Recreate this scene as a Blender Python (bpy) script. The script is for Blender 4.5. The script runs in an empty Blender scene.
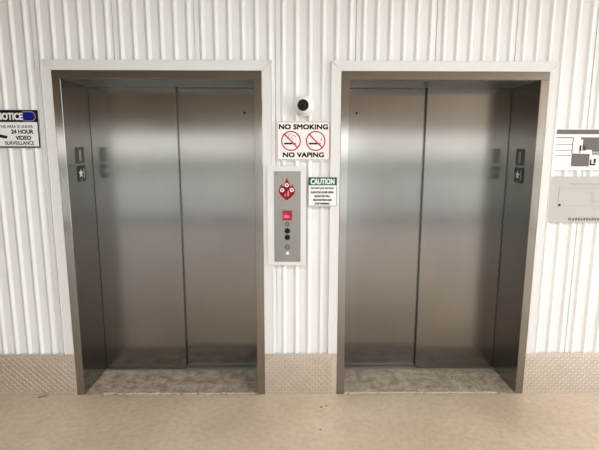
import bpy, bmesh, math, random
from mathutils import Vector, Matrix
random.seed(7)
S = bpy.context.scene
COL = S.collection
PI = math.pi

# ------------------------------------------------------------------ camera
F_PX, PITCH, YAW, ROLL = 468.40, 0.16481, 0.01045, 0.00218
fwd = Vector((math.sin(YAW)*math.cos(PITCH), math.cos(YAW)*math.cos(PITCH), -math.sin(PITCH)))
rgt = Vector((math.cos(YAW), -math.sin(YAW), 0))
upv = rgt.cross(fwd)
r2 = rgt*math.cos(ROLL) + upv*math.sin(ROLL)
u2 = -rgt*math.sin(ROLL) + upv*math.cos(ROLL)
cd = bpy.data.cameras.new('camera')
cam = bpy.data.objects.new('camera', cd); COL.objects.link(cam)
m = Matrix((r2, u2, -fwd)).transposed().to_4x4()
m.translation = Vector((1.5292, -3.0725, 1.7262))
cam.matrix_world = m
cd.sensor_fit = 'HORIZONTAL'; cd.sensor_width = 36.0
cd.lens = F_PX/599*36.0
cd.clip_start = 0.05
S.camera = cam

# ------------------------------------------------------------------ world, sun, exposure
W = bpy.data.worlds.new('sky'); S.world = W; W.use_nodes = True
nt = W.node_tree; nt.nodes.clear()
wo = nt.nodes.new('ShaderNodeOutputWorld'); bg = nt.nodes.new('ShaderNodeBackground')
tc = nt.nodes.new('ShaderNodeTexCoord'); sp = nt.nodes.new('ShaderNodeSeparateXYZ')
rmp = nt.nodes.new('ShaderNodeValToRGB')
nt.links.new(tc.outputs['Generated'], sp.inputs[0]); nt.links.new(sp.outputs['Z'], rmp.inputs[0])
e = rmp.color_ramp.elements
e[0].position = 0.0; e[0].color = (0.97, 0.975, 1.0, 1)
e[1].position = 0.9; e[1].color = (0.66, 0.78, 1.0, 1)
nt.links.new(rmp.outputs[0], bg.inputs[0]); bg.inputs[1].default_value = 5.0
nt.links.new(bg.outputs[0], wo.inputs[0])

sd = bpy.data.lights.new('sun', 'SUN'); sd.energy = 8.0; sd.angle = math.radians(1.0); sd.color = (1.0, 0.96, 0.90)
sun = bpy.data.objects.new('sun', sd); COL.objects.link(sun)
sdir = Vector((0.35, -0.55, -1.0))          # from behind the building: lights the driveway beyond the lobby
sun.rotation_euler = sdir.to_track_quat('-Z', 'Y').to_euler()

def ceiling_lamp_light(x, y, z, sx, sy, power, color):
    d = bpy.data.lights.new('lamp_light', 'AREA'); d.shape = 'RECTANGLE'; d.size = sx; d.size_y = sy
    d.energy = power; d.color = color
    o = bpy.data.objects.new('lamp_light', d); COL.objects.link(o); o.location = (x, y, z)
    return o

LAMPS = [(.70, -2.0), (2.90, -2.1)]
LAMP_POWERS = [31, 42]
LAMP_COLORS = [(.78, .92, 1.0), (.96, .98, .96), (.86, .95, 1.0), (.92, .98, 1.0), (1.0, .97, .92)]   # bluish first tint is added to stand in for daylight at the left

S.view_settings.view_transform = 'Standard'; S.view_settings.look = 'None'
S.view_settings.gamma = 1.0; S.view_settings.use_curve_mapping = False
S.view_settings.exposure = 0.03
S.cycles.max_bounces = 10; S.cycles.diffuse_bounces = 5; S.cycles.glossy_bounces = 6

# ------------------------------------------------------------------ materials
def mat(name, col, rough=0.5, metal=0.0, **kw):
    M = bpy.data.materials.new(name); M.use_nodes = True
    b = M.node_tree.nodes['Principled BSDF']
    b.inputs['Base Color'].default_value = (*col, 1); b.inputs['Roughness'].default_value = rough
    b.inputs['Metallic'].default_value = metal
    if 'coat' in kw: b.inputs['Coat Weight'].default_value = kw['coat']; b.inputs['Coat Roughness'].default_value = kw.get('coat_rough', .2)
    if 'spec' in kw: b.inputs['Specular IOR Level'].default_value = kw['spec']
    return M
def nodes(M): return M.node_tree, M.node_tree.nodes['Principled BSDF']
def noise(t, scale, detail=4.0, stretch=None, rough=0.55):
    n = t.nodes.new('ShaderNodeTexNoise'); n.inputs['Scale'].default_value = scale
    n.inputs['Detail'].default_value = detail; n.inputs['Roughness'].default_value = rough
    g = t.nodes.new('ShaderNodeNewGeometry')
    mp = t.nodes.new('ShaderNodeMapping'); t.links.new(g.outputs['Position'], mp.inputs[0])
    if stretch: mp.inputs['Scale'].default_value = stretch
    t.links.new(mp.outputs[0], n.inputs['Vector'])
    return n
def ramp(t, src, stops):
    r = t.nodes.new('ShaderNodeValToRGB'); el = r.color_ramp.elements
    while len(el) < len(stops): el.new(0.5)
    for k, (p, c) in zip(el, stops): k.position = p; k.color = (*c, 1)
    t.links.new(src, r.inputs[0]); return r
def bump(t, b, src, strength, dist=0.002):
    n = t.nodes.new('ShaderNodeBump'); n.inputs['Strength'].default_value = strength; n.inputs['Distance'].default_value = dist
    t.links.new(src, n.inputs['Height']); t.links.new(n.outputs[0], b.inputs['Normal'])
def mul(t, a, c):
    x = t.nodes.new('ShaderNodeMix'); x.data_type = 'RGBA'; x.blend_type = 'MULTIPLY'; x.inputs[0].default_value = 1.0
    t.links.new(a, x.inputs[6]); t.links.new(c, x.inputs[7]); return x.outputs[2]

def steel(name, col, rough, aniso=0.55, streak=(70, 70, 1.2)):
    M = mat(name, col, rough, 1.0); t, b = nodes(M)
    b.inputs['Anisotropic'].default_value = aniso
    c = t.nodes.new('ShaderNodeCombineXYZ'); c.inputs[0].default_value = 1.0; c.inputs[1].default_value = 1.0
    t.links.new(c.outputs[0], b.inputs['Tangent'])
    n = noise(t, 1.0, 3.0, streak)
    n2 = noise(t, 2.2, 3.0, (1, 1, .8))
    r = ramp(t, n.outputs['Fac'], [(.25, tuple(k*.965 for k in col)), (.75, tuple(min(1, k*1.02) for k in col))])
    rr = ramp(t, n2.outputs['Fac'], [(.3, (.90, .90, .91)), (.7, (1, 1, 1))])
    t.links.new(mul(t, r.outputs[0], rr.outputs[0]), b.inputs['Base Color'])
    mr = t.nodes.new('ShaderNodeMapRange'); mr.inputs[3].default_value = rough*.86; mr.inputs[4].default_value = rough*1.14
    t.links.new(n2.outputs['Fac'], mr.inputs[0]); t.links.new(mr.outputs[0], b.inputs['Roughness'])
    return M
DOOR = steel('brushed_door_steel', (0.275, 0.266, 0.254), 0.17, 0.7)
FRAME = steel('brushed_frame_steel', (0.315, 0.306, 0.284), 0.14, 0.45)
SOFFIT = steel('shaded_soffit_steel', (0.15, 0.13, 0.11), 0.32, 0.2)  # frame steel made darker: shade under the header is put into the colour
PLATE = steel('satin_panel_steel', (0.29, 0.285, 0.26), 0.36, 0.3)
SILL = steel('worn_sill_aluminium', (0.46, 0.43, 0.39), 0.6, 0.1, (2, 90, 2))
DIAMOND = mat('diamond_plate_aluminium', (0.60, 0.565, 0.52), 0.34, 1.0)
t, b = nodes(DIAMOND); n = noise(t, 9.0, 4.0)
t.links.new(ramp(t, n.outputs['Fac'], [(.3, (.74, .685, .62)), (.7, (.83, .78, .72))]).outputs[0], b.inputs['Base Color'])

TREAD = mat('grimy_shaded_tread', (0.46, 0.42, 0.37), 0.45, 1.0)  # darker than the plate: grime and angled reflections both put into the colour
WALL = mat('white_painted_steel', (0.80, 0.79, 0.77), 0.38)
t, b = nodes(WALL); n = noise(t, 1.0, 4.0, (9, 9, 1.1))
t.links.new(ramp(t, n.outputs['Fac'], [(.3, (.77, .768, .755)), (.7, (.815, .813, .80))]).outputs[0], b.inputs['Base Color'])
TRIM = mat('white_painted_trim', (0.72, 0.71, 0.69), 0.45)

FLOOR = mat('polished_tan_concrete', (0.5, 0.38, 0.27), 0.30)
t, b = nodes(FLOOR)
n1 = noise(t, 1.6, 6.0); n2 = noise(t, 26.0, 5.0); n3 = noise(t, 95.0, 2.0)
c1 = ramp(t, n1.outputs['Fac'], [(.30, (.535, .41, .285)), (.70, (.68, .545, .40))])
c2 = ramp(t, n2.outputs['Fac'], [(.30, (.84, .82, .79)), (.62, (1, 1, 1))])
c3 = ramp(t, n3.outputs['Fac'], [(.24, (.55, .5, .45)), (.36, (1, 1, 1))])
t.links.new(mul(t, mul(t, c1.outputs[0], c2.outputs[0]), c3.outputs[0]), b.inputs['Base Color'])
mr = t.nodes.new('ShaderNodeMapRange'); mr.inputs[3].default_value = .22; mr.inputs[4].default_value = .46
t.links.new(n1.outputs['Fac'], mr.inputs[0]); t.links.new(mr.outputs[0], b.inputs['Roughness'])
bump(t, b, n2.outputs['Fac'], .015, .002)

THRESH = mat('worn_threshold_concrete', (0.36, 0.30, 0.24), 0.7)
t, b = nodes(THRESH)
n1 = noise(t, 13.0, 9.0, None, .75); n2 = noise(t, 1.0, 5.0, (150, 60, 60))
c1 = ramp(t, n1.outputs['Fac'], [(.34, (.22, .165, .11)), (.50, (.46, .375, .28)), (.66, (.66, .57, .46))])
c2 = ramp(t, n2.outputs['Fac'], [(.3, (.72, .70, .68)), (.7, (1.0, 1.0, 1.0))])
t.links.new(mul(t, c1.outputs[0], c2.outputs[0]), b.inputs['Base Color'])
bump(t, b, n2.outputs['Fac'], .5, .004)

LIP = mat('pale_broken_concrete', (0.62, 0.54, 0.43), 0.9)
LEAF = mat('dry_leaf_brown', (0.20, 0.13, 0.08), 0.8)
STAIN = mat('dark_scuff', (0.11, 0.075, 0.045), 0.8)
CEIL = mat('painted_ceiling', (0.36, 0.318, 0.275), 0.8)
GROUND = mat('driveway_concrete', (0.52, 0.46, 0.39), 0.85)
t, b = nodes(GROUND); n = noise(t, .6, 5.0)
t.links.new(ramp(t, n.outputs['Fac'], [(.3, (.30, .285, .26)), (.7, (.38, .36, .33))]).outputs[0], b.inputs['Base Color'])
BEIGE = mat('beige_painted_block', (0.66, 0.56, 0.43), 0.8)
TINT = bpy.data.materials.new('added_dimming_glass'); TINT.use_nodes = True; t = TINT.node_tree; t.nodes.clear()  # added panes, tinted to dim the yard in the doors' reflections
o_ = t.nodes.new('ShaderNodeOutputMaterial'); m_ = t.nodes.new('ShaderNodeMixShader'); tr = t.nodes.new('ShaderNodeBsdfTransparent'); gl = t.nodes.new('ShaderNodeBsdfGlossy')
tr.inputs[0].default_value = (.84, .835, .81, 1); gl.inputs['Roughness'].default_value = .02; m_.inputs[0].default_value = .06   # two faces: about half the light passes
t.links.new(tr.outputs[0], m_.inputs[1]); t.links.new(gl.outputs[0], m_.inputs[2]); t.links.new(m_.outputs[0], o_.inputs[0])
HEDGE = mat('clipped_hedge', (0.07, 0.11, 0.04), 0.8)
DARK = mat('dark_shaft_wall', (0.03, 0.028, 0.026), 0.8)
WHITE = mat('white_sign_face', (0.84, 0.83, 0.81), 0.35, spec=.15)
WHITEC = mat('white_plastic', (0.86, 0.85, 0.82), 0.3)
BLACK = mat('black_print', (0.012, 0.011, 0.012), 0.45, spec=.12)
GLOSS = mat('black_gloss', (0.006, 0.006, 0.007), 0.12, spec=.2)
NAVY = mat('blue_print', (0.005, 0.008, 0.20), 0.4, spec=.15)
GREEN = mat('green_print', (0.008, 0.12, 0.065), 0.4, spec=.15)
RED = mat('red_print', (0.46, 0.025, 0.055), 0.4, spec=.15)
DRED = mat('dark_red_print', (0.20, 0.006, 0.016), 0.4, spec=.15)
PINK = mat('pale_red_print', (0.66, 0.22, 0.26), 0.4, spec=.15)
LABELRED = mat('red_label', (0.50, 0.045, 0.085), 0.4, spec=.15)
GREY = mat('grey_print', (0.16, 0.145, 0.13), 0.5, spec=.15)
MGREY = mat('mid_grey_print', (0.36, 0.33, 0.30), 0.5, spec=.15)
SILVER = mat('engraved_grey_panel', (0.46, 0.445, 0.41), 0.42, 0.1)
ENGR = mat('engraved_lines', (0.30, 0.28, 0.26), 0.5)
TILE = mat('dark_grey_plate', (0.055, 0.058, 0.064), 0.35, spec=.2)
TILEB = mat('black_plate', (0.016, 0.016, 0.018), 0.35, spec=.2)
LAMPGLASS = mat('lamp_diffuser', (0.9, 0.85, 0.8), 0.4)
t, b = nodes(LAMPGLASS); b.inputs['Emission Color'].default_value = (1.0, .82, .66, 1); b.inputs['Emission Strength'].default_value = 4.0
HOLE = mat('dark_hole', (0.006, 0.006, 0.006), 0.8, spec=.05)

# ------------------------------------------------------------------ mesh helpers
def box(bm, x0, x1, y0, y1, z0, z1, bev=0.0, seg=2):
    r = bmesh.ops.create_cube(bm, size=1.0)
    vs = r['verts']
    for v in vs:
        v.co = Vector((x0 + (v.co.x+.5)*(x1-x0), y0 + (v.co.y+.5)*(y1-y0), z0 + (v.co.z+.5)*(z1-z0)))
    if bev:
        es = list({e for v in vs for e in v.link_edges})
        bmesh.ops.bevel(bm, geom=es, offset=bev, segments=seg, affect='EDGES', profile=.5)
def prism(bm, pts, y0, y1):
    """polygon in x,z (counter-clockwise seen from -y) extruded from y0 (front) to y1 (back)"""
    a = [bm.verts.new((x, y0, z)) for x, z in pts]; c = [bm.verts.new((x, y1, z)) for x, z in pts]
    n = len(pts)
    bm.faces.new(a); bm.faces.new(c[::-1])
    for i in range(n): bm.faces.new((a[i], c[i], c[(i+1) % n], a[(i+1) % n]))
def disc(bm, x, z, r, y0, y1, n=32):
    prism(bm, [(x+r*math.cos(2*PI*i/n), z+r*math.sin(2*PI*i/n)) for i in range(n)], y0, y1)
def ring(bm, x, z, ro, ri, y0, y1, n=40):
    for i in range(n):
        a, c = 2*PI*i/n, 2*PI*(i+1)/n
        q = [(x+ri*math.cos(a), z+ri*math.sin(a)), (x+ro*math.cos(a), z+ro*math.sin(a)),
             (x+ro*math.cos(c), z+ro*math.sin(c)), (x+ri*math.cos(c), z+ri*math.sin(c))]
        prism(bm, q, y0, y1)
    bmesh.ops.remove_doubles(bm, verts=bm.verts, dist=1e-6)
def rrect(x0, x1, z0, z1, r, n=6):
    pts = []
    for cx, cz, a0 in ((x1-r, z0+r, -PI/2), (x1-r, z1-r, 0), (x0+r, z1-r, PI/2), (x0+r, z0+r, PI)):
        for i in range(n+1):
            a = a0 + PI/2*i/n; pts.append((cx+r*math.cos(a), cz+r*math.sin(a)))
    return pts
def rframe(bm, x0, x1, z0, z1, r, w, y0, y1):
    o = rrect(x0, x1, z0, z1, r); i = rrect(x0+w, x1-w, z0+w, z1-w, max(r-w, .0005)); n = len(o)
    for k in range(n):
        prism(bm, [i[k], o[k], o[(k+1) % n], i[(k+1) % n]], y0, y1)
    bmesh.ops.remove_doubles(bm, verts=bm.verts, dist=1e-6)
def stroke(bm, a, b, w, y0, y1):
    a, b = Vector(a), Vector(b); d = (b-a).normalized()*w/2; p = Vector((-d.y, d.x))
    prism(bm, [tuple(a-p), tuple(b-p), tuple(b+p), tuple(a+p)], y0, y1)
def lathe(bm, prof, n=40):
    """profile of (radius, height) turned about +z"""
    rings = []
    for r, h in prof:
        if r < 1e-6: rings.append([bm.verts.new((0, 0, h))])
        else: rings.append([bm.verts.new((r*math.cos(2*PI*i/n), r*math.sin(2*PI*i/n), h)) for i in range(n)])
    for A, B in zip(rings, rings[1:]):
        for i in range(n):
            j = (i+1) % n
            if len(A) == 1 and len(B) == 1: continue
            if len(A) == 1: bm.faces.new((A[0], B[i], B[j]))
            elif len(B) == 1: bm.faces.new((A[i], A[j], B[0]))
            else: bm.faces.new((A[i], A[j], B[j], B[i]))
def lettering(bm, txt, x0, x1, z0, z1, y0, y1, bold=0.0, xform=None):
    """text fitted to the rectangle, as solid letters"""
    c = bpy.data.curves.new('letters', 'FONT'); c.body = txt; c.size = 1.0; c.resolution_u = 3; c.extrude = 0.5
    c.fill_mode = 'BOTH'
    o = bpy.data.objects.new('letters', c); COL.objects.link(o)
    me = bpy.data.meshes.new_from_object(o.evaluated_get(bpy.context.evaluated_depsgraph_get()))
    bpy.data.objects.remove(o); bpy.data.curves.remove(c)
    xs = [v.co.x for v in me.vertices]; ys = [v.co.y for v in me.vertices]
    ax, bx, ay, by = min(xs), max(xs), min(ys), max(ys)
    x0 += bold; x1 -= bold; z0 += bold; z1 -= bold
    for v in me.vertices:
        p = Vector((x0+(v.co.x-ax)/max(bx-ax, 1e-6)*(x1-x0), y0+(.5-v.co.z)*(y1-y0), z0+(v.co.y-ay)/max(by-ay, 1e-6)*(z1-z0)))
        v.co = xform @ p if xform else p
    bm.from_mesh(me)
    if bold:                                        # heavier strokes: the same letters laid again a hair to each side
        for dx, dz in ((-1, -1), (1, -1), (1, 1), (-1, 1)):
            old = set(bm.verts); bm.from_mesh(me)
            for v in bm.verts:
                if v not in old: v.co += Vector((dx*bold, -.00002*(dx+dz+1), dz*bold))
    bpy.data.meshes.remove(me)
def obj(name, bm, material, parent=None, smooth=False, origin=(0, 0, 0)):
    bmesh.ops.recalc_face_normals(bm, faces=bm.faces)
    me = bpy.data.meshes.new(name)
    o0 = Vector(origin) if parent is None else Vector(parent.get('_root', (0, 0, 0)))
    for v in bm.verts: v.co -= o0
    bm.to_mesh(me); bm.free(); me.materials.append(material)
    if smooth:
        for p in me.polygons: p.use_smooth = True
    o = bpy.data.objects.new(name, me); COL.objects.link(o)
    if parent is None: o.location = origin
    else: o.parent = parent; o['_root'] = tuple(o0)
    return o
def thing(name, label, cat, loc, group=None):
    o = bpy.data.objects.new(name, None); COL.objects.link(o); o.location = loc; o.empty_display_size = .1
    o['label'] = label; o['category'] = cat; o['_root'] = tuple(loc)
    if group: o['group'] = group
    return o
def struct(name, bm, material):
    o = obj(name, bm, material); o['kind'] = 'structure'; return o
NB = bmesh.new

# ------------------------------------------------------------------ the setting
XL, XR, YF, ZC = -5.0, 7.0, -6.5, 3.15
L0, L1, R0, R1 = 0.0, 1.3204, 1.8254, 3.1496       # outer edges of the two elevator frames
FH = 2.20                                          # frame height
FW = 0.053; FT = 0.0495; DEP = 0.394
PITCHX, SEAM0, SEAMP = 0.08443, 1.406, 0.5066

def wall_profile(a, b):
    yc, yv = 0.012, 0.0245
    RW = .021; RF = PITCHX/2-RW
    pts = []
    k0 = int((a-SEAM0)/PITCHX) - 2
    raw = []
    for k in range(k0, k0 + int((b-a)/PITCHX) + 6):
        cx = SEAM0 + .006 + k*PITCHX
        hw, n = PITCHX/2, 8                       # flat web, then half of a rounded rib on each side
        left = [(cx-hw+RW*i/n, yc+(yv-yc)*(.5-.5*math.cos(PI*i/n))) for i in range(n)]
        right = [(cx+hw-RW*i/n, yc+(yv-yc)*(.5-.5*math.cos(PI*i/n))) for i in range(n, 0, -1)]
        if k % 6 == 0:       # overlapped panel edge: a narrow dark seam in the web
            raw += left + [(cx-RF, yv), (cx-.007, yv), (cx-.0065, yv+.012), (cx-.0035, yv+.012), (cx-.003, yv-.002), (cx+RF-.002, yv-.002)] + right
        else:
            raw += left + [(cx-RF, yv)] + right
    def at(x):
        for (xa, ya), (xb, yb) in zip(raw, raw[1:]):
            if xa <= x <= xb: return ya + (yb-ya)*(x-xa)/max(xb-xa, 1e-9)
        return yc
    return [(a, at(a))] + [q for q in raw if a < q[0] < b] + [(b, at(b))]
def wall_piece(bm, a, b, z0, z1):
    pr = wall_profile(a, b) + [(b, .07), (a, .07)]
    lo = [bm.verts.new((x, y, z0)) for x, y in pr]; hi = [bm.verts.new((x, y, z1)) for x, y in pr]
    n = len(pr)
    bm.faces.new(lo); bm.faces.new(hi[::-1])
    for i in range(n): bm.faces.new((lo[i], lo[(i+1) % n], hi[(i+1) % n], hi[i]))
bm = NB()
wall_piece(bm, XL, L0-.003, 0, ZC); wall_piece(bm, L0-.003, L1+.003, FH+.003, ZC); wall_piece(bm, L1+.003, R0-.003, 0, ZC)
wall_piece(bm, R0-.003, R1+.003, FH+.003, ZC); wall_piece(bm, R1+.003, XR, 0, ZC)
struct('wall_front', bm, WALL)

bm = NB(); box(bm, XL, XR, .80, .95, -.2, ZC+.2); struct('wall_back', bm, DARK)           # far side of the shafts
bm = NB(); box(bm, (L1+R0)/2-.05, (L1+R0)/2+.05, .075, .80, -.02, ZC); struct('wall_middle', bm, DARK)
bm = NB(); box(bm, XL-.2, XL, YF, .95, -.2, ZC+.2); struct('wall_left', bm, BEIGE)
# rear wall of the lobby: an open entrance in line with the call panel, added tinted glazing on both sides, unseen, to dim the reflections
bm = NB(); box(bm, XL-.2, XR+.2, YF-.25, YF, 2.08, ZC+.2)
for x0, x1 in ((XL-.2, -4.6), (.55, .95), (3.05, 3.35), (6.6, XR+.2)): box(bm, x0, x1, YF-.25, YF, -.2, 2.08)
struct('wall_rear', bm, BEIGE)
for k, (x0, x1) in enumerate(((-4.6, .55), (3.35, 6.6))):
    bm = NB(); box(bm, x0, x1, YF-.14, YF-.13, 0, 2.08); w = struct('added_window_%d' % (k+1), bm, TINT)
    bm = NB(); n = 3
    for i in range(n+1):
        x = x0+.02+(x1-x0-.04)*i/n; box(bm, x-.02, x+.02, YF-.16, YF-.11, 0, 2.08)
    box(bm, x0, x1, YF-.16, YF-.11, 0, .06); box(bm, x0, x1, YF-.16, YF-.11, 2.03, 2.08)
    w['_root'] = (0, 0, 0); obj('added_window_frame', bm, GREY, w)
# main slab stops just short of the frames; a jagged joint separates it from the two thresholds
bm = NB(); box(bm, XL, XR, YF, -.003, -.2, 0)
box(bm, XL, L0+FW, -.003, .80, -.2, 0); box(bm, L1-FW, R0+FW, -.003, .80, -.2, 0); box(bm, R1-FW, XR, -.003, .80, -.2, 0)
box(bm, L0+FW, L1-FW, -.003, .80, -.2, -.030); box(bm, R0+FW, R1-FW, -.003, .80, -.2, -.030)
struct('floor', bm, FLOOR)
bm = NB(); box(bm, XL-.2, XR+.2, YF, .95, ZC, ZC+.2); struct('ceiling', bm, CEIL)
bm = NB(); box(bm, -60, 60, -70, YF, -.35, -.04); box(bm, -60, XL, YF, 5, -.35, -.04); struct('ground', bm, GROUND)
bm = NB(); box(bm, -45, 45, -34, -32.5, -.04, 1.0); struct('garden_hedge', bm, HEDGE)  # low hedge, unseen; its height is shaped for what the doors reflect

# mitred white trim round each frame
TW = 0.0605
def trim(name, a, b):
    bm = NB(); g = .0017; z0 = .306; zt = FH
    y0, y1 = .001, .030
    prism(bm, [(a-TW, z0), (a-.0015, z0), (a-.0015, zt+.0015), (a-TW, zt+TW-g)], y0, y1)
    prism(bm, [(b+.0015, z0), (b+TW, z0), (b+TW, zt+TW-g), (b+.0015, zt+.0015)], y0, y1)
    prism(bm, [(a-.0015+g, zt+.0015), (b+.0015-g, zt+.0015), (b+TW-g, zt+TW), (a-TW+g, zt+TW)], y0, y1)
    # hemmed outer lips and the little screw heads
    box(bm, a-TW-.003, a-TW, -.002, .030, z0, zt+TW); box(bm, b+TW, b+TW+.003, -.002, .030, z0, zt+TW)
    box(bm, a-TW-.003, b+TW+.003, -.002, .030, zt+TW, zt+TW+.003)
    for x in (a+.03, (a+b)/2, b-.14, b+.03): disc(bm, x, zt+.036, .0032, -.0015, .001, 12)
    struct(name, bm, TRIM)
trim('trim_1', L0, L1); trim('trim_2', R0, R1)

# diamond tread kick plates along the foot of the wall
def kick(name, a, b):
    bm = NB(); H = .304; yf = .003
    box(bm, a, b, yf, .0115, .001, H)
    p = .0215; nb = 0
    rows = int(H/p)
    for r in range(rows):
        z = .012 + r*p; nx = int((b-a-.012)/p)
        for k in range(nx):
            x = a + .012 + k*p; s = 1 if (k+r) % 2 else -1
            l, w = .0150, .0028
            d = Vector((s*.7071, .7071)); q = Vector((-d.y, d.x)); c = Vector((x, z))
            if z+l > H or z-l < .001: l = .008
            base = [c-d*l, c+q*w, c+d*l, c-q*w]
            lo = [bm.verts.new((v.x, yf, v.y)) for v in base]
            t0 = [bm.verts.new((v.x, yf-.0030, v.y)) for v in (c-d*l*.55, c+q*w*.45, c+d*l*.55, c-q*w*.45)]
            fs = [bm.faces.new(t0)] + [bm.faces.new((lo[u], lo[(u+1) % 4], t0[(u+1) % 4], t0[u])) for u in range(4)]
            for f in fs: f.material_index = 1
    struct(name, bm, DIAMOND).data.materials.append(TREAD)
kick('baseboard_left', -1.80, L0-.001); kick('baseboard_middle', L1+.001, R0-.001); kick('baseboard_right', R1+.001, 4.90)

# ------------------------------------------------------------------ elevators
def elevator(a, b, label, mirror):
    ia, ib = a+FW, b-FW
    fx = lambda u: (ia + u) if not mirror else (ib - u)     # u grows from the side where the near panel hangs
    W = ib-ia; split = .612 if mirror else .624
    root = thing('elevator_doorway', label, 'elevator', ((a+b)/2, 0, 0))
    for (x0, x1) in ((a, a+FW), (b-FW, b)):
        bm = NB(); box(bm, x0, x1, 0, DEP-.004, 0.001, FH-FT-.0008, .0012, 1); obj('jamb', bm, FRAME, root)
    u0, u1 = sorted((fx(split+.003), fx(W)))
    bm = NB(); box(bm, a, b, 0, DEP-.004, FH-FT, FH, .0012, 1); box(bm, u0, u1, DEP-.006, DEP+.033, FH-FT+.0004, FH); obj('header', bm, FRAME, root)
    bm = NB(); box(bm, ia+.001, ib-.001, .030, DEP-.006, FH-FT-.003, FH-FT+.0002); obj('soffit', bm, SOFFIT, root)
    def panel(u0, u1, y0, y1):
        x0, x1 = sorted((fx(u0), fx(u1)))
        bm = NB(); box(bm, x0, x1, y0, y1, .007, FH+.02, .002, 2); return obj('door_panel', bm, DOOR, root)
    panel(-.02, split, DEP+.002, DEP+.030)
    far = panel(split-.06, W+.04, DEP+.037, DEP+.062)
    bm = NB(); kx = fx(W-.104); disc(bm, kx, 1.972, .0080, DEP+.0355, DEP+.037, 16); obj('keyhole', bm, HOLE, far)
    # grooved metal sill under the panels
    bm = NB(); box(bm, ia, ib, DEP-.030, DEP+.085, -.029, .002)
    for k in range(3): box(bm, ia, ib, DEP-.024+k*.008, DEP-.020+k*.008, .002, .0026)
    obj('sill', bm, SILL, root)
    # worn threshold slab with a chipped front edge
    bm = NB(); n = 90; rnd = random.Random(3 if mirror else 5)
    fr = []
    for i in range(n+1):
        x = ia+.0005 + (W-.001)*i/n
        u = abs(x-fx(0))/W
        fr.append((x, -.0022 if u < .10 else .013 + rnd.random()*.008 + (.006 if rnd.random() < .12 else 0)))
    lo = [bm.verts.new((x, y, -.030)) for x, y in fr] + [bm.verts.new((ib-.0005, DEP-.031, -.030)), bm.verts.new((ia+.0005, DEP-.031, -.030))]
    hi = [bm.verts.new((v.co.x, v.co.y, .0015)) for v in lo]
    bm.faces.new(lo[::-1]); bm.faces.new(hi); N = len(lo)
    for i in range(N): bm.faces.new((lo[i], lo[(i+1) % N], hi[(i+1) % N], hi[i]))
    th = obj('threshold', bm, THRESH, root)
    bm = NB()
    for (xa, ya), (xb, yb) in zip(fr, fr[1:]):      # broken pale lip of the slab
        if ya > 0 and yb > 0 and rnd.random() < .93:
            w = .006 + rnd.random()*.006
            q = [(xa, ya-.0004), (xb, yb-.0004), (xb, yb+w), (xa, ya+w)]
            lo = [bm.verts.new((x, y, -.012 if k < 2 else .0012)) for k, (x, y) in enumerate(q)]
            hi = [bm.verts.new((x, y, .0030 if k < 2 else .0016)) for k, (x, y) in enumerate(q)]
            bm.faces.new(hi)
            for k in range(4): bm.faces.new((lo[k], lo[(k+1) % 4], hi[(k+1) % 4], hi[k]))
    obj('chipped_edge', bm, LIP, th)
    if mirror:
        bm = NB()
        for k in range(7):
            ang = .5+k*.62; stroke(bm, (2.742+.022*math.cos(ang), .236+.022*math.sin(ang)), (2.742+.022*math.cos(ang+.5), .236+.022*math.sin(ang+.5)), .009, 0, .0004)
        bm.transform(Matrix(((1, 0, 0, 0), (0, 0, 1, 0), (0, 1, 0, .0015), (0, 0, 0, 1))))
        obj('stain', bm, STAIN, th)
    return root
elevator(L0, L1, 'brushed steel two-panel elevator doorway beside the blue and white notice sign', False)
elevator(R0, R1, 'brushed steel two-panel elevator doorway beside the floor plan boards', True)

# floor-number plates on the deep jambs: built facing -y, then turned to face across the doorway
def jamb_plate(x, face, y0, y1, z0, z1, material, label, kind):
    # x: jamb surface; face +1 looks to +x, -1 to -x
    yc, zc, w, h = (y0+y1)/2, (z0+z1)/2, y1-y0, z1-z0
    root = thing('floor_number_plate', label, 'sign', (x, yc, zc), 'floor number plates on the elevator jambs')
    X = Matrix.Rotation(PI/2*face, 4, 'Z')
    T = Matrix.Translation((x+face*.0002, yc, zc)) @ X
    def add(name, fn, material):
        bm = NB(); fn(bm); bm.transform(T); return obj(name, bm, material, root)
    add('plate', lambda bm: prism(bm, rrect(-w/2, w/2, -h/2, h/2, .006), -.003, 0), material)
    if kind == 'one':
        def f(bm):
            lettering(bm, '1', -.016, .016, -.038, .036, -.0036, -.003, .002)
            for k in range(2): disc(bm, -.012+k*.016, -.047, .003, -.0042, -.003, 10)
        add('numeral', f, MGREY)
    else:
        def f(bm):
            s = []
            for i in range(10):
                r = .034 if i % 2 == 0 else .015; a = PI/2 + i*PI/5
                s.append((-.016+r*math.cos(a), .002+r*math.sin(a)))
            prism(bm, s, -.0036, -.003)
            for k in range(2): disc(bm, -.022+k*.014, -.043, .003, -.0042, -.003, 10)
        add('star', f, WHITE)
        add('numeral', lambda bm: lettering(bm, '1', .024, .042, -.034, .036, -.0036, -.003, .002), MGREY)
jamb_plate(FW, 1, .133, .253, 1.612, 1.722, TILE, 'dark grey floor number plate, upper one in the doorway nearer the notice sign', 'one')
jamb_plate(FW, 1, .142, .262, 1.488, 1.596, TILEB, 'black plate with white star, lower one in the doorway nearer the notice sign', 'star')
jamb_plate(R1-FW, -1, .142, .259, 1.604, 1.717, TILE, 'dark grey floor number plate, upper one in the doorway nearer the floor plans', 'one')
jamb_plate(R1-FW, -1, .134, .262, 1.482, 1.588, TILEB, 'black plate with white star, lower one in the doorway nearer the floor plans', 'star')

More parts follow.
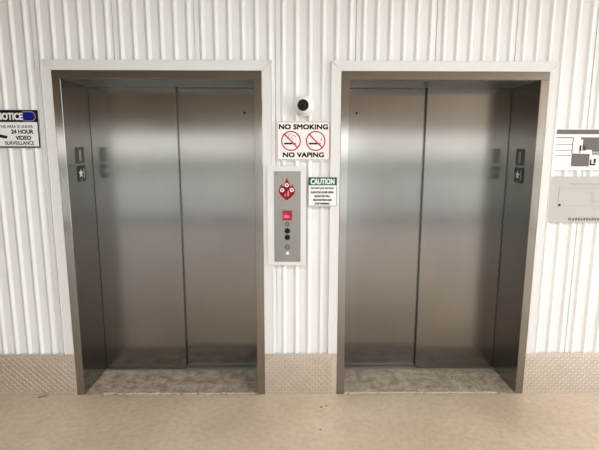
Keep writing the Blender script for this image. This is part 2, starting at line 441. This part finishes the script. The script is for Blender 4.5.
# ------------------------------------------------------------------ call panel
YR, YT = 0.0118, -0.0022                            # rib crests; lips of the trim
YS = YT                                             # laps over the trim
root = thing('call_panel', 'tall steel elevator call panel in a white surround between the two doorways', 'control panel', (1.479, YS, .945))
bm = NB(); prism(bm, rrect(1.349, 1.606, .945, 1.604, .004), YS-.007, YS); box(bm, 1.385, 1.602, YS, YR, .949, 1.600); obj('surround', bm, TRIM, root)
fy = YS-.0105
bm = NB(); box(bm, 1.3945, 1.5690, fy, YS-.007, .967, 1.571, .0012, 1)
fp = obj('face_plate', bm, PLATE, root)
def sub(name, fn, material, parent):
    bm = NB(); fn(bm); return obj(name, bm, material, parent)
for x in (1.408, 1.5555):
    for z in (1.5525, .983): sub('screw', lambda bm: disc(bm, x, z, .0042, fy-.0012, fy, 14), GREY, fp)
sub('engraving', lambda bm: [box(bm, 1.4525+k*.0105, 1.4605+k*.0105, fy-.0004, fy, 1.548, 1.5555) for k in range(6)], ENGR, fp)
sub('engraving', lambda bm: [box(bm, 1.4585+k*.009, 1.4655+k*.009, fy-.0004, fy, 1.3655, 1.369) for k in range(6)], ENGR, fp)
half = [(0, 1.3785), (.022, 1.394), (.046, 1.418), (.0555, 1.440), (.053, 1.458), (.044, 1.4735), (.0345, 1.494), (.029, 1.478), (.0245, 1.472), (.0185, 1.492), (.010, 1.508), (.002, 1.529)]
ex = 1.4785
flame = [(ex+x, z) for x, z in half] + [(ex-x, z) for x, z in half[:0:-1]]
cx0 = sum(p[0] for p in flame)/len(flame); cz0 = 1.447
em = sub('fire_emblem', lambda bm: prism(bm, flame, fy-.0010, fy), DRED, root)
sub('border', lambda bm: [stroke(bm, flame[i], flame[(i+1) % len(flame)], .0034, fy-.0013, fy) for i in range(len(flame))], PINK, em)
for x, z in ((1.4775, 1.4815), (1.4475, 1.4485), (1.5105, 1.450)):
    sub('icon', lambda bm: [ring(bm, x, z, .0135, .0072, fy-.0016, fy-.001, 20), disc(bm, x, z, .0030, fy-.0016, fy-.001, 10)], WHITE, em)
sub('inner_flame', lambda bm: prism(bm, [(1.4845, 1.402), (1.4935, 1.416), (1.4925, 1.433), (1.4865, 1.452), (1.4815, 1.434), (1.479, 1.416)], fy-.0016, fy-.001), PINK, em)
sub('inner_flame', lambda bm: prism(bm, [(1.4655, 1.400), (1.471, 1.412), (1.469, 1.432), (1.4625, 1.418)], fy-.0016, fy-.001), PINK, em)
lb = sub('red_label', lambda bm: prism(bm, rrect(1.4465, 1.5140, 1.2470, 1.3145, .004), fy-.0010, fy), LABELRED, root)
def lbl(bm):
    for k in range(5): box(bm, 1.4530+k*.0112, 1.4610+k*.0112, fy-.0014, fy-.001, 1.3010, 1.3085)
    for k in range(4): box(bm, 1.4540+k*.0138, 1.4640+k*.0138, fy-.0014, fy-.001, 1.2535, 1.2590)
    stroke(bm, (1.478, 1.2905), (1.507, 1.2905), .006, fy-.0014, fy-.001); stroke(bm, (1.504, 1.292), (1.506, 1.272), .006, fy-.0014, fy-.001)
sub('print', lbl, DRED, lb)
def lbw(bm):
    prism(bm, [(1.4560, 1.268), (1.4700, 1.264), (1.4950, 1.268), (1.4890, 1.280), (1.4720, 1.284), (1.4600, 1.281)], fy-.0014, fy-.001)
sub('pictogram', lbw, PINK, lb)
def button(z, mcap, mring, r=.0135, name='call_button'):
    o = sub(name, lambda bm: ring(bm, 1.4805, z, r+.0045, r, fy-.004, fy, 28), mring, root)
    sub('cap', lambda bm: disc(bm, 1.4805, z, r, fy-.0025, fy, 24), mcap, o)
    return o
k = button(1.2225, PLATE, BLACK, .0100, 'key_switch')
sub('key_slot', lambda bm: box(bm, 1.4793, 1.4817, fy-.003, fy, 1.2165, 1.2285), BLACK, k)
button(1.1780, BLACK, BLACK, .0140); button(1.1345, BLACK, BLACK, .0140)
k = button(1.0685, PLATE, BLACK, .0115, 'key_switch')
sub('key_slot', lambda bm: box(bm, 1.4793, 1.4817, fy-.003, fy, 1.0625, 1.0745), BLACK, k)
sub('indicator_light', lambda bm: disc(bm, 1.4815, 1.027, .0105, fy-.003, fy, 20), WHITE, root)

# ------------------------------------------------------------------ no smoking sign
YS = YR; YB = YS-.0030
root = thing('no_smoking_sign', 'white no smoking and no vaping sign with red circles below the camera', 'sign', (1.5857, YS, 1.6435))
x0, x1, z0, z1 = 1.412, 1.7595, 1.6400, 1.8910
bm = NB(); prism(bm, rrect(x0, x1, z0, z1, .014), YB, YS); obj('board', bm, WHITE, root)
bm = NB(); rframe(bm, x0+.003, x1-.003, z0+.003, z1-.003, .013, .0042, YB-.0003, YB); obj('border', bm, PINK, root)
for txt, xa, xb, za, zb in (('NO SMOKING', 1.4265, 1.7440, 1.8385, 1.8720), ('NO VAPING', 1.4520, 1.7200, 1.6600, 1.6930)):
    bm = NB(); lettering(bm, txt, xa, xb, za, zb, YB-.0004, YB, .0019); obj('lettering', bm, BLACK, root)
for k, cx in enumerate((1.5050, 1.6650)):
    cz = 1.7655
    bm = NB(); ring(bm, cx, cz, .0640, .0560, YB-.0008, YB); q = .0445
    stroke(bm, (cx-q, cz+q), (cx+q, cz-q), .0085, YB-.0008, YB)
    ps = obj('prohibition_circle', bm, RED, root)
    bm = NB(); box(bm, cx-.045, cx+.010, YB-.0005, YB, cz-.0225, cz-.0115)
    obj('cigarette', bm, BLACK, ps)
    bm = NB(); box(bm, cx+.012, cx+.034, YB-.0005, YB, cz-.0225, cz-.0115)
    if k == 0:
        for i in range(9):
            a, c = i*PI/6, (i+1)*PI/6
            stroke(bm, (cx+.018+.014*math.cos(a), cz+.020+.014*math.sin(a)), (cx+.018+.014*math.cos(c), cz+.020+.014*math.sin(c)), .004, YB-.0005, YB)
            stroke(bm, (cx-.008+.010*math.cos(a), cz+.034+.010*math.sin(a)), (cx-.008+.010*math.cos(c), cz+.034+.010*math.sin(c)), .0035, YB-.0005, YB)
    else:
        prism(bm, [(cx+.036, cz-.002), (cx+.043, cz+.006), (cx+.038, cz+.024), (cx+.031, cz+.006)], YB-.0005, YB)
    obj('smoke', bm, PINK, ps)

# ------------------------------------------------------------------ caution sign
YS = YT; YB = YS-.0030
root = thing('caution_sign', 'small green and white caution sign next to the call panel', 'sign', (1.7115, YS, 1.3413))
x0, x1, z0, z1 = 1.6165, 1.8065, 1.3413, 1.5330
bm = NB(); prism(bm, rrect(x0, x1, z0, z1, .004), YB, YS); obj('board', bm, WHITE, root)
bm = NB(); box(bm, x0+.0035, x1-.0035, YB-.0003, YB, 1.4795, 1.5295); hd = obj('header_band', bm, GREEN, root)
bm = NB(); lettering(bm, 'CAUTION', 1.6330, 1.7900, 1.4860, 1.5235, YB-.0007, YB-.0003, .0016); obj('heading', bm, WHITE, hd)
bm = NB(); rframe(bm, x0+.001, x1-.001, z0+.001, z1-.001, .004, .0028, YB-.0003, YB); obj('border', bm, GREEN, root)
for txt, wd, zc in (('DO NOT JAM OR PROP', .150, 1.4590), ('ELEVATOR DOOR OPEN.', .150, 1.4335), ('ELEVATOR WILL', .104, 1.4080), ('MALFUNCTION AND', .122, 1.3830), ('STOP WORKING.', .100, 1.3590)):
    bm = NB(); lettering(bm, txt, 1.7112-wd/2, 1.7112+wd/2, zc-.0072, zc+.0072, YB-.0004, YB, .0009); obj('lettering', bm, BLACK, root)

# ------------------------------------------------------------------ surveillance notice
YS = YR; YB = YS-.0030
root = thing('notice_sign', 'black white and blue notice sign about video surveillance on the ribbed wall', 'sign', (-.286, YS, 1.717))
x0, x1, z0, z1 = -.4640, -.1085, 1.7170, 1.9570
bm = NB(); prism(bm, rrect(x0, x1, z0, z1, .004), YB, YS); obj('board', bm, WHITE, root)
bm = NB(); box(bm, x0+.006, x1-.006, YB-.0003, YB, 1.8800, z1-.006); hd = obj('header_band', bm, BLACK, root)
def oval(bm, g, y0, y1):
    r = rrect(x0, x1-.017-g, 1.8850+g, 1.9470-g, .0305-g, 8)
    prism(bm, [(-.2060+g*.3, 1.8850+g)] + r[:18] + [(-.2060+g*.3, 1.9470-g)], y0, y1)
bm = NB(); oval(bm, 0, YB-.0005, YB-.0003); obj('oval_rim', bm, MGREY, hd)
bm = NB(); oval(bm, .004, YB-.0008, YB-.0003); obj('oval', bm, NAVY, hd)
bm = NB(); lettering(bm, 'NOTICE', -.3740, -.2070, 1.8930, 1.9380, YB-.0012, YB-.0003, .0020); obj('heading', bm, WHITE, hd)
bm = NB(); rframe(bm, x0+.001, x1-.001, z0+.001, z1-.001,  .004, .0095, YB-.0003, YB); obj('border', bm, BLACK, root)
for txt, xa, xb, za, zb, bo in (('THIS AREA IS UNDER', -.3680, -.1480, 1.8430, 1.8610, .0003), ('24 HOUR', -.2900, -.1480, 1.8060, 1.8340, .0013),
                                ('VIDEO', -.2650, -.1660, 1.7670, 1.7950, .0013), ('SURVEILLANCE', -.3350, -.1490, 1.7360, 1.7600, .0006)):
    bm = NB(); lettering(bm, txt, xa, xb, za, zb, YB-.0004, YB, bo); obj('lettering', bm, BLACK, root)
bm = NB()
prism(bm, [(-.445, 1.822), (-.315, 1.792), (-.322, 1.775), (-.450, 1.800)], YB-.0004, YB)
prism(bm, [(-.430, 1.797), (-.415, 1.795), (-.415, 1.755), (-.430, 1.755)], YB-.0004, YB)
obj('camera_pictogram', bm, BLACK, root)

# ------------------------------------------------------------------ the two plan boards
root = thing('floor_plan_board', 'white printed floor plan board above the engraved grey one', 'sign', (3.43, YS, 1.574))
bm = NB(); box(bm, 3.2140, 3.6440, YB, YS, 1.5790, 1.8490, .0008, 1); obj('board', bm, WHITE, root)
Y0 = YB-.0004
bm = NB()
box(bm, 3.2300, 3.6300, Y0, YB, 1.8130, 1.8420)
obj('title_bar', bm, GREY, root)
bm = NB()
box(bm, 3.2300, 3.3450, Y0, YB, 1.7870, 1.7935); box(bm, 3.3390, 3.3450, Y0, YB, 1.6860, 1.7870)
for z in (1.7475, 1.7090, 1.6760): box(bm, 3.2310, 3.3390, Y0, YB, z-.002, z+.002)
box(bm, 3.3500, 3.4620, Y0, YB, 1.6050, 1.6095)
obj('parking_lines', bm, GREY, root)
bm = NB()
prism(bm, [(3.3920, 1.7930), (3.3920, 1.7790), (3.4080, 1.7790), (3.4100, 1.7120), (3.4720, 1.7120), (3.4720, 1.7000), (3.6280, 1.7000), (3.6280, 1.7930)], Y0, YB)
prism(bm, [(3.3420, 1.6090), (3.4620, 1.6090), (3.4600, 1.6860), (3.3420, 1.6890)], Y0, YB)
obj('building_block', bm, GREY, root)
bm = NB(); box(bm, 3.4740, 3.6280, Y0, YB, 1.6780, 1.6985); box(bm, 3.3860, 3.3980, Y0, YB, 1.6920, 1.7380); obj('annexe_block', bm, MGREY, root)
bm = NB()
box(bm, 3.3900, 3.4010, Y0-.0003, YB, 1.7120, 1.7420); box(bm, 3.4090, 3.4160, Y0-.0003, YB, 1.7200, 1.7450); box(bm, 3.4200, 3.4280, Y0-.0003, YB, 1.7140, 1.7380)
box(bm, 3.3900, 3.4310, Y0-.0003, YB, 1.7080, 1.7120)
box(bm, 3.4660, 3.5040, Y0-.0003, YB, 1.6120, 1.6230); box(bm, 3.4660, 3.4760, Y0-.0003, YB, 1.6230, 1.6500); box(bm, 3.4900, 3.5040, Y0-.0003, YB, 1.6270, 1.6550)
obj('location_marker', bm, BLACK, root)

root = thing('floor_plan_board', 'engraved grey plan plate with thin lines, lower board on the wall', 'sign', (3.44, YS, 1.231))
bm = NB(); box(bm, 3.2130, 3.6650, YS-.006, YS, 1.2310, 1.5370, .001, 1); obj('board', bm, SILVER, root)
Y1 = YS-.006; Y0 = Y1-.0004
bm = NB()
for k in range(26): box(bm, 3.3480+k*.0092, 3.3545+k*.0092, Y0, Y1, 1.4860, 1.4930)
obj('heading', bm, ENGR, root)
bm = NB()
w = .0022
box(bm, 3.2780, 3.2780+w*2, Y0, Y1, 1.3250, 1.4700)
box(bm, 3.2780, 3.6400, Y0, Y1, 1.4560, 1.4560+w); box(bm, 3.2900, 3.5000, Y0, Y1, 1.3430, 1.3430+w*.7); box(bm, 3.2780, 3.6400, Y0, Y1, 1.4700, 1.4700+w*.6)
box(bm, 3.4950, 3.4950+w*1.5, Y0, Y1, 1.3700, 1.4350); box(bm, 3.5060, 3.5060+w*1.5, Y0, Y1, 1.3600, 1.4350); box(bm, 3.3900, 3.3900+w*.7, Y0, Y1, 1.3100, 1.3430)
for i in range(10):
    a, c = PI*.15+i*PI*.18, PI*.15+(i+1)*PI*.18
    stroke(bm, (3.532+.026*math.cos(a), 1.352+.026*math.sin(a)), (3.532+.026*math.cos(c), 1.352+.026*math.sin(c)), w, Y0, Y1)
box(bm, 3.4600, 3.4880, Y0, Y1, 1.4300, 1.4300+w)
obj('plan_lines', bm, ENGR, root)
bm = NB(); disc(bm, 3.2905, 1.3495, .0085, Y0-.0003, Y1, 18); obj('location_marker', bm, BLACK, root)
bm = NB(); lettering(bm, 'N', 3.3580, 3.3780, 1.2450, 1.2670, Y0, Y1, .0012)
for k in range(13):
    x = 3.3860+k*.0185; box(bm, x, x+.0130, Y0, Y1, 1.2450, 1.2650 if k % 3 else 1.2620)
obj('lettering', bm, GREY, root)

# ------------------------------------------------------------------ turret security camera
CX, CZ = 1.590, 1.987
root = thing('security_camera', 'round white turret security camera with black lens above the no smoking sign', 'camera', (CX, YS, CZ))
def turned(name, prof, material, parent, center, direction, smooth=True):
    bm = NB(); lathe(bm, prof)
    q = Vector((0, 0, 1)).rotation_difference(Vector(direction).normalized())
    bm.transform(Matrix.Translation(center) @ q.to_matrix().to_4x4())
    return obj(name, bm, material, parent, smooth)
turned('base', [(0, 0), (.062, 0), (.065, .003), (.065, .016), (.060, .024), (.048, .026), (0, .026)], WHITEC, root, (CX, YS, CZ), (0, -1, 0))
bc = Vector((CX, YS-.048, CZ+.001)); R = .059; look = Vector((-.20, -1, -.10)).normalized()
prof = [(R*math.sin(a), R*math.cos(a)) for a in [PI*i/24 for i in range(24, 4, -1)]] + [(.0340, .0470)]
prof[0] = (0, -R); ball = turned('ball_housing', prof, WHITEC, root, bc, look)
turned('lens_face', [(0, .0440), (.0350, .0440), (.0360, .0475), (.0345, .0500), (0, .0500)], GLOSS, ball, bc, look, False)
turned('lens', [(.013, .0500), (.013, .0515), (.009, .0530), (0, .0537)], GLOSS, ball, bc, look)

# ------------------------------------------------------------------ ceiling lamps of the lobby
for i, (x, y) in enumerate(LAMPS):
    w = ('in front of the doorway by the notice sign', 'in front of the doorway by the plan boards', 'deep in the lobby at its yard corner', 'deep in the lobby at its middle', 'deep in the lobby by the beige wall')[i]
    root = thing('ceiling_light', 'flat ceiling light with pale diffuser, ' + w, 'lamp', (x, y, ZC), 'ceiling lights of the lobby')
    bm = NB(); box(bm, x-.65, x+.65, y-.12, y+.12, ZC-.06, ZC-.0005, .01, 2); obj('housing', bm, WHITEC, root)
    bm = NB(); box(bm, x-.60, x+.60, y-.09, y+.09, ZC-.068, ZC-.060, .003, 1); obj('diffuser', bm, LAMPGLASS, root)
    lt = ceiling_lamp_light(x, y, ZC-.075, 1.2, .18, LAMP_POWERS[i], LAMP_COLORS[i])

# ------------------------------------------------------------------ small marks on the floor
blob = lambda s, t: [(s*math.cos(a)*(1+.3*math.sin(3*a)), t*math.sin(a)) for a in [2*PI*i/10 for i in range(10)]]

bm = NB(); v = [(-.030, -.010), (-.012, -.014), (.004, -.004), (.020, .004), (.034, .010), (.028, .018), (.010, .012), (-.004, .010), (-.016, .002)]
lo = [bm.verts.new((-.236+a, -.022+c, .0002)) for a, c in v]; hi = [bm.verts.new((-.236+a*.85, -.022+c*.85, .004)) for a, c in v]
bm.faces.new(hi); bm.faces.new(lo[::-1])
for i in range(len(v)): bm.faces.new((lo[i], lo[(i+1) % len(v)], hi[(i+1) % len(v)], hi[i]))
o = obj('dry_leaf', bm, LEAF, None, False, (-.236, -.022, 0)); o['label'] = 'small brown scrap like a dry leaf on the floor at the kick plate'; o['category'] = 'leaf'
for x, y, r, lab in ((1.708, -.165, .009, 'dark crumb on the floor in front of the middle kick plate, larger of two'), (1.745, -.150, .006, 'dark crumb on the floor in front of the middle kick plate, smaller of two'),
                     (1.69, -.420, .007, 'lone dark crumb on the floor, farther out than the other crumbs')):
    bm = NB(); p = blob(r, r*.8); lo = [bm.verts.new((x+a, y+c, .0002)) for a, c in p]; hi = [bm.verts.new((x+a*.6, y+c*.6, .003)) for a, c in p]
    bm.faces.new(hi); bm.faces.new(lo[::-1])
    for i in range(len(p)): bm.faces.new((lo[i], lo[(i+1) % len(p)], hi[(i+1) % len(p)], hi[i]))
    o = obj('crumb', bm, STAIN, None, False, (x, y, 0)); o['label'] = lab; o['category'] = 'debris'; o['group'] = 'crumbs on the concrete floor'

# drop helper tags
for o in list(bpy.data.objects):
    if '_root' in o: del o['_root']
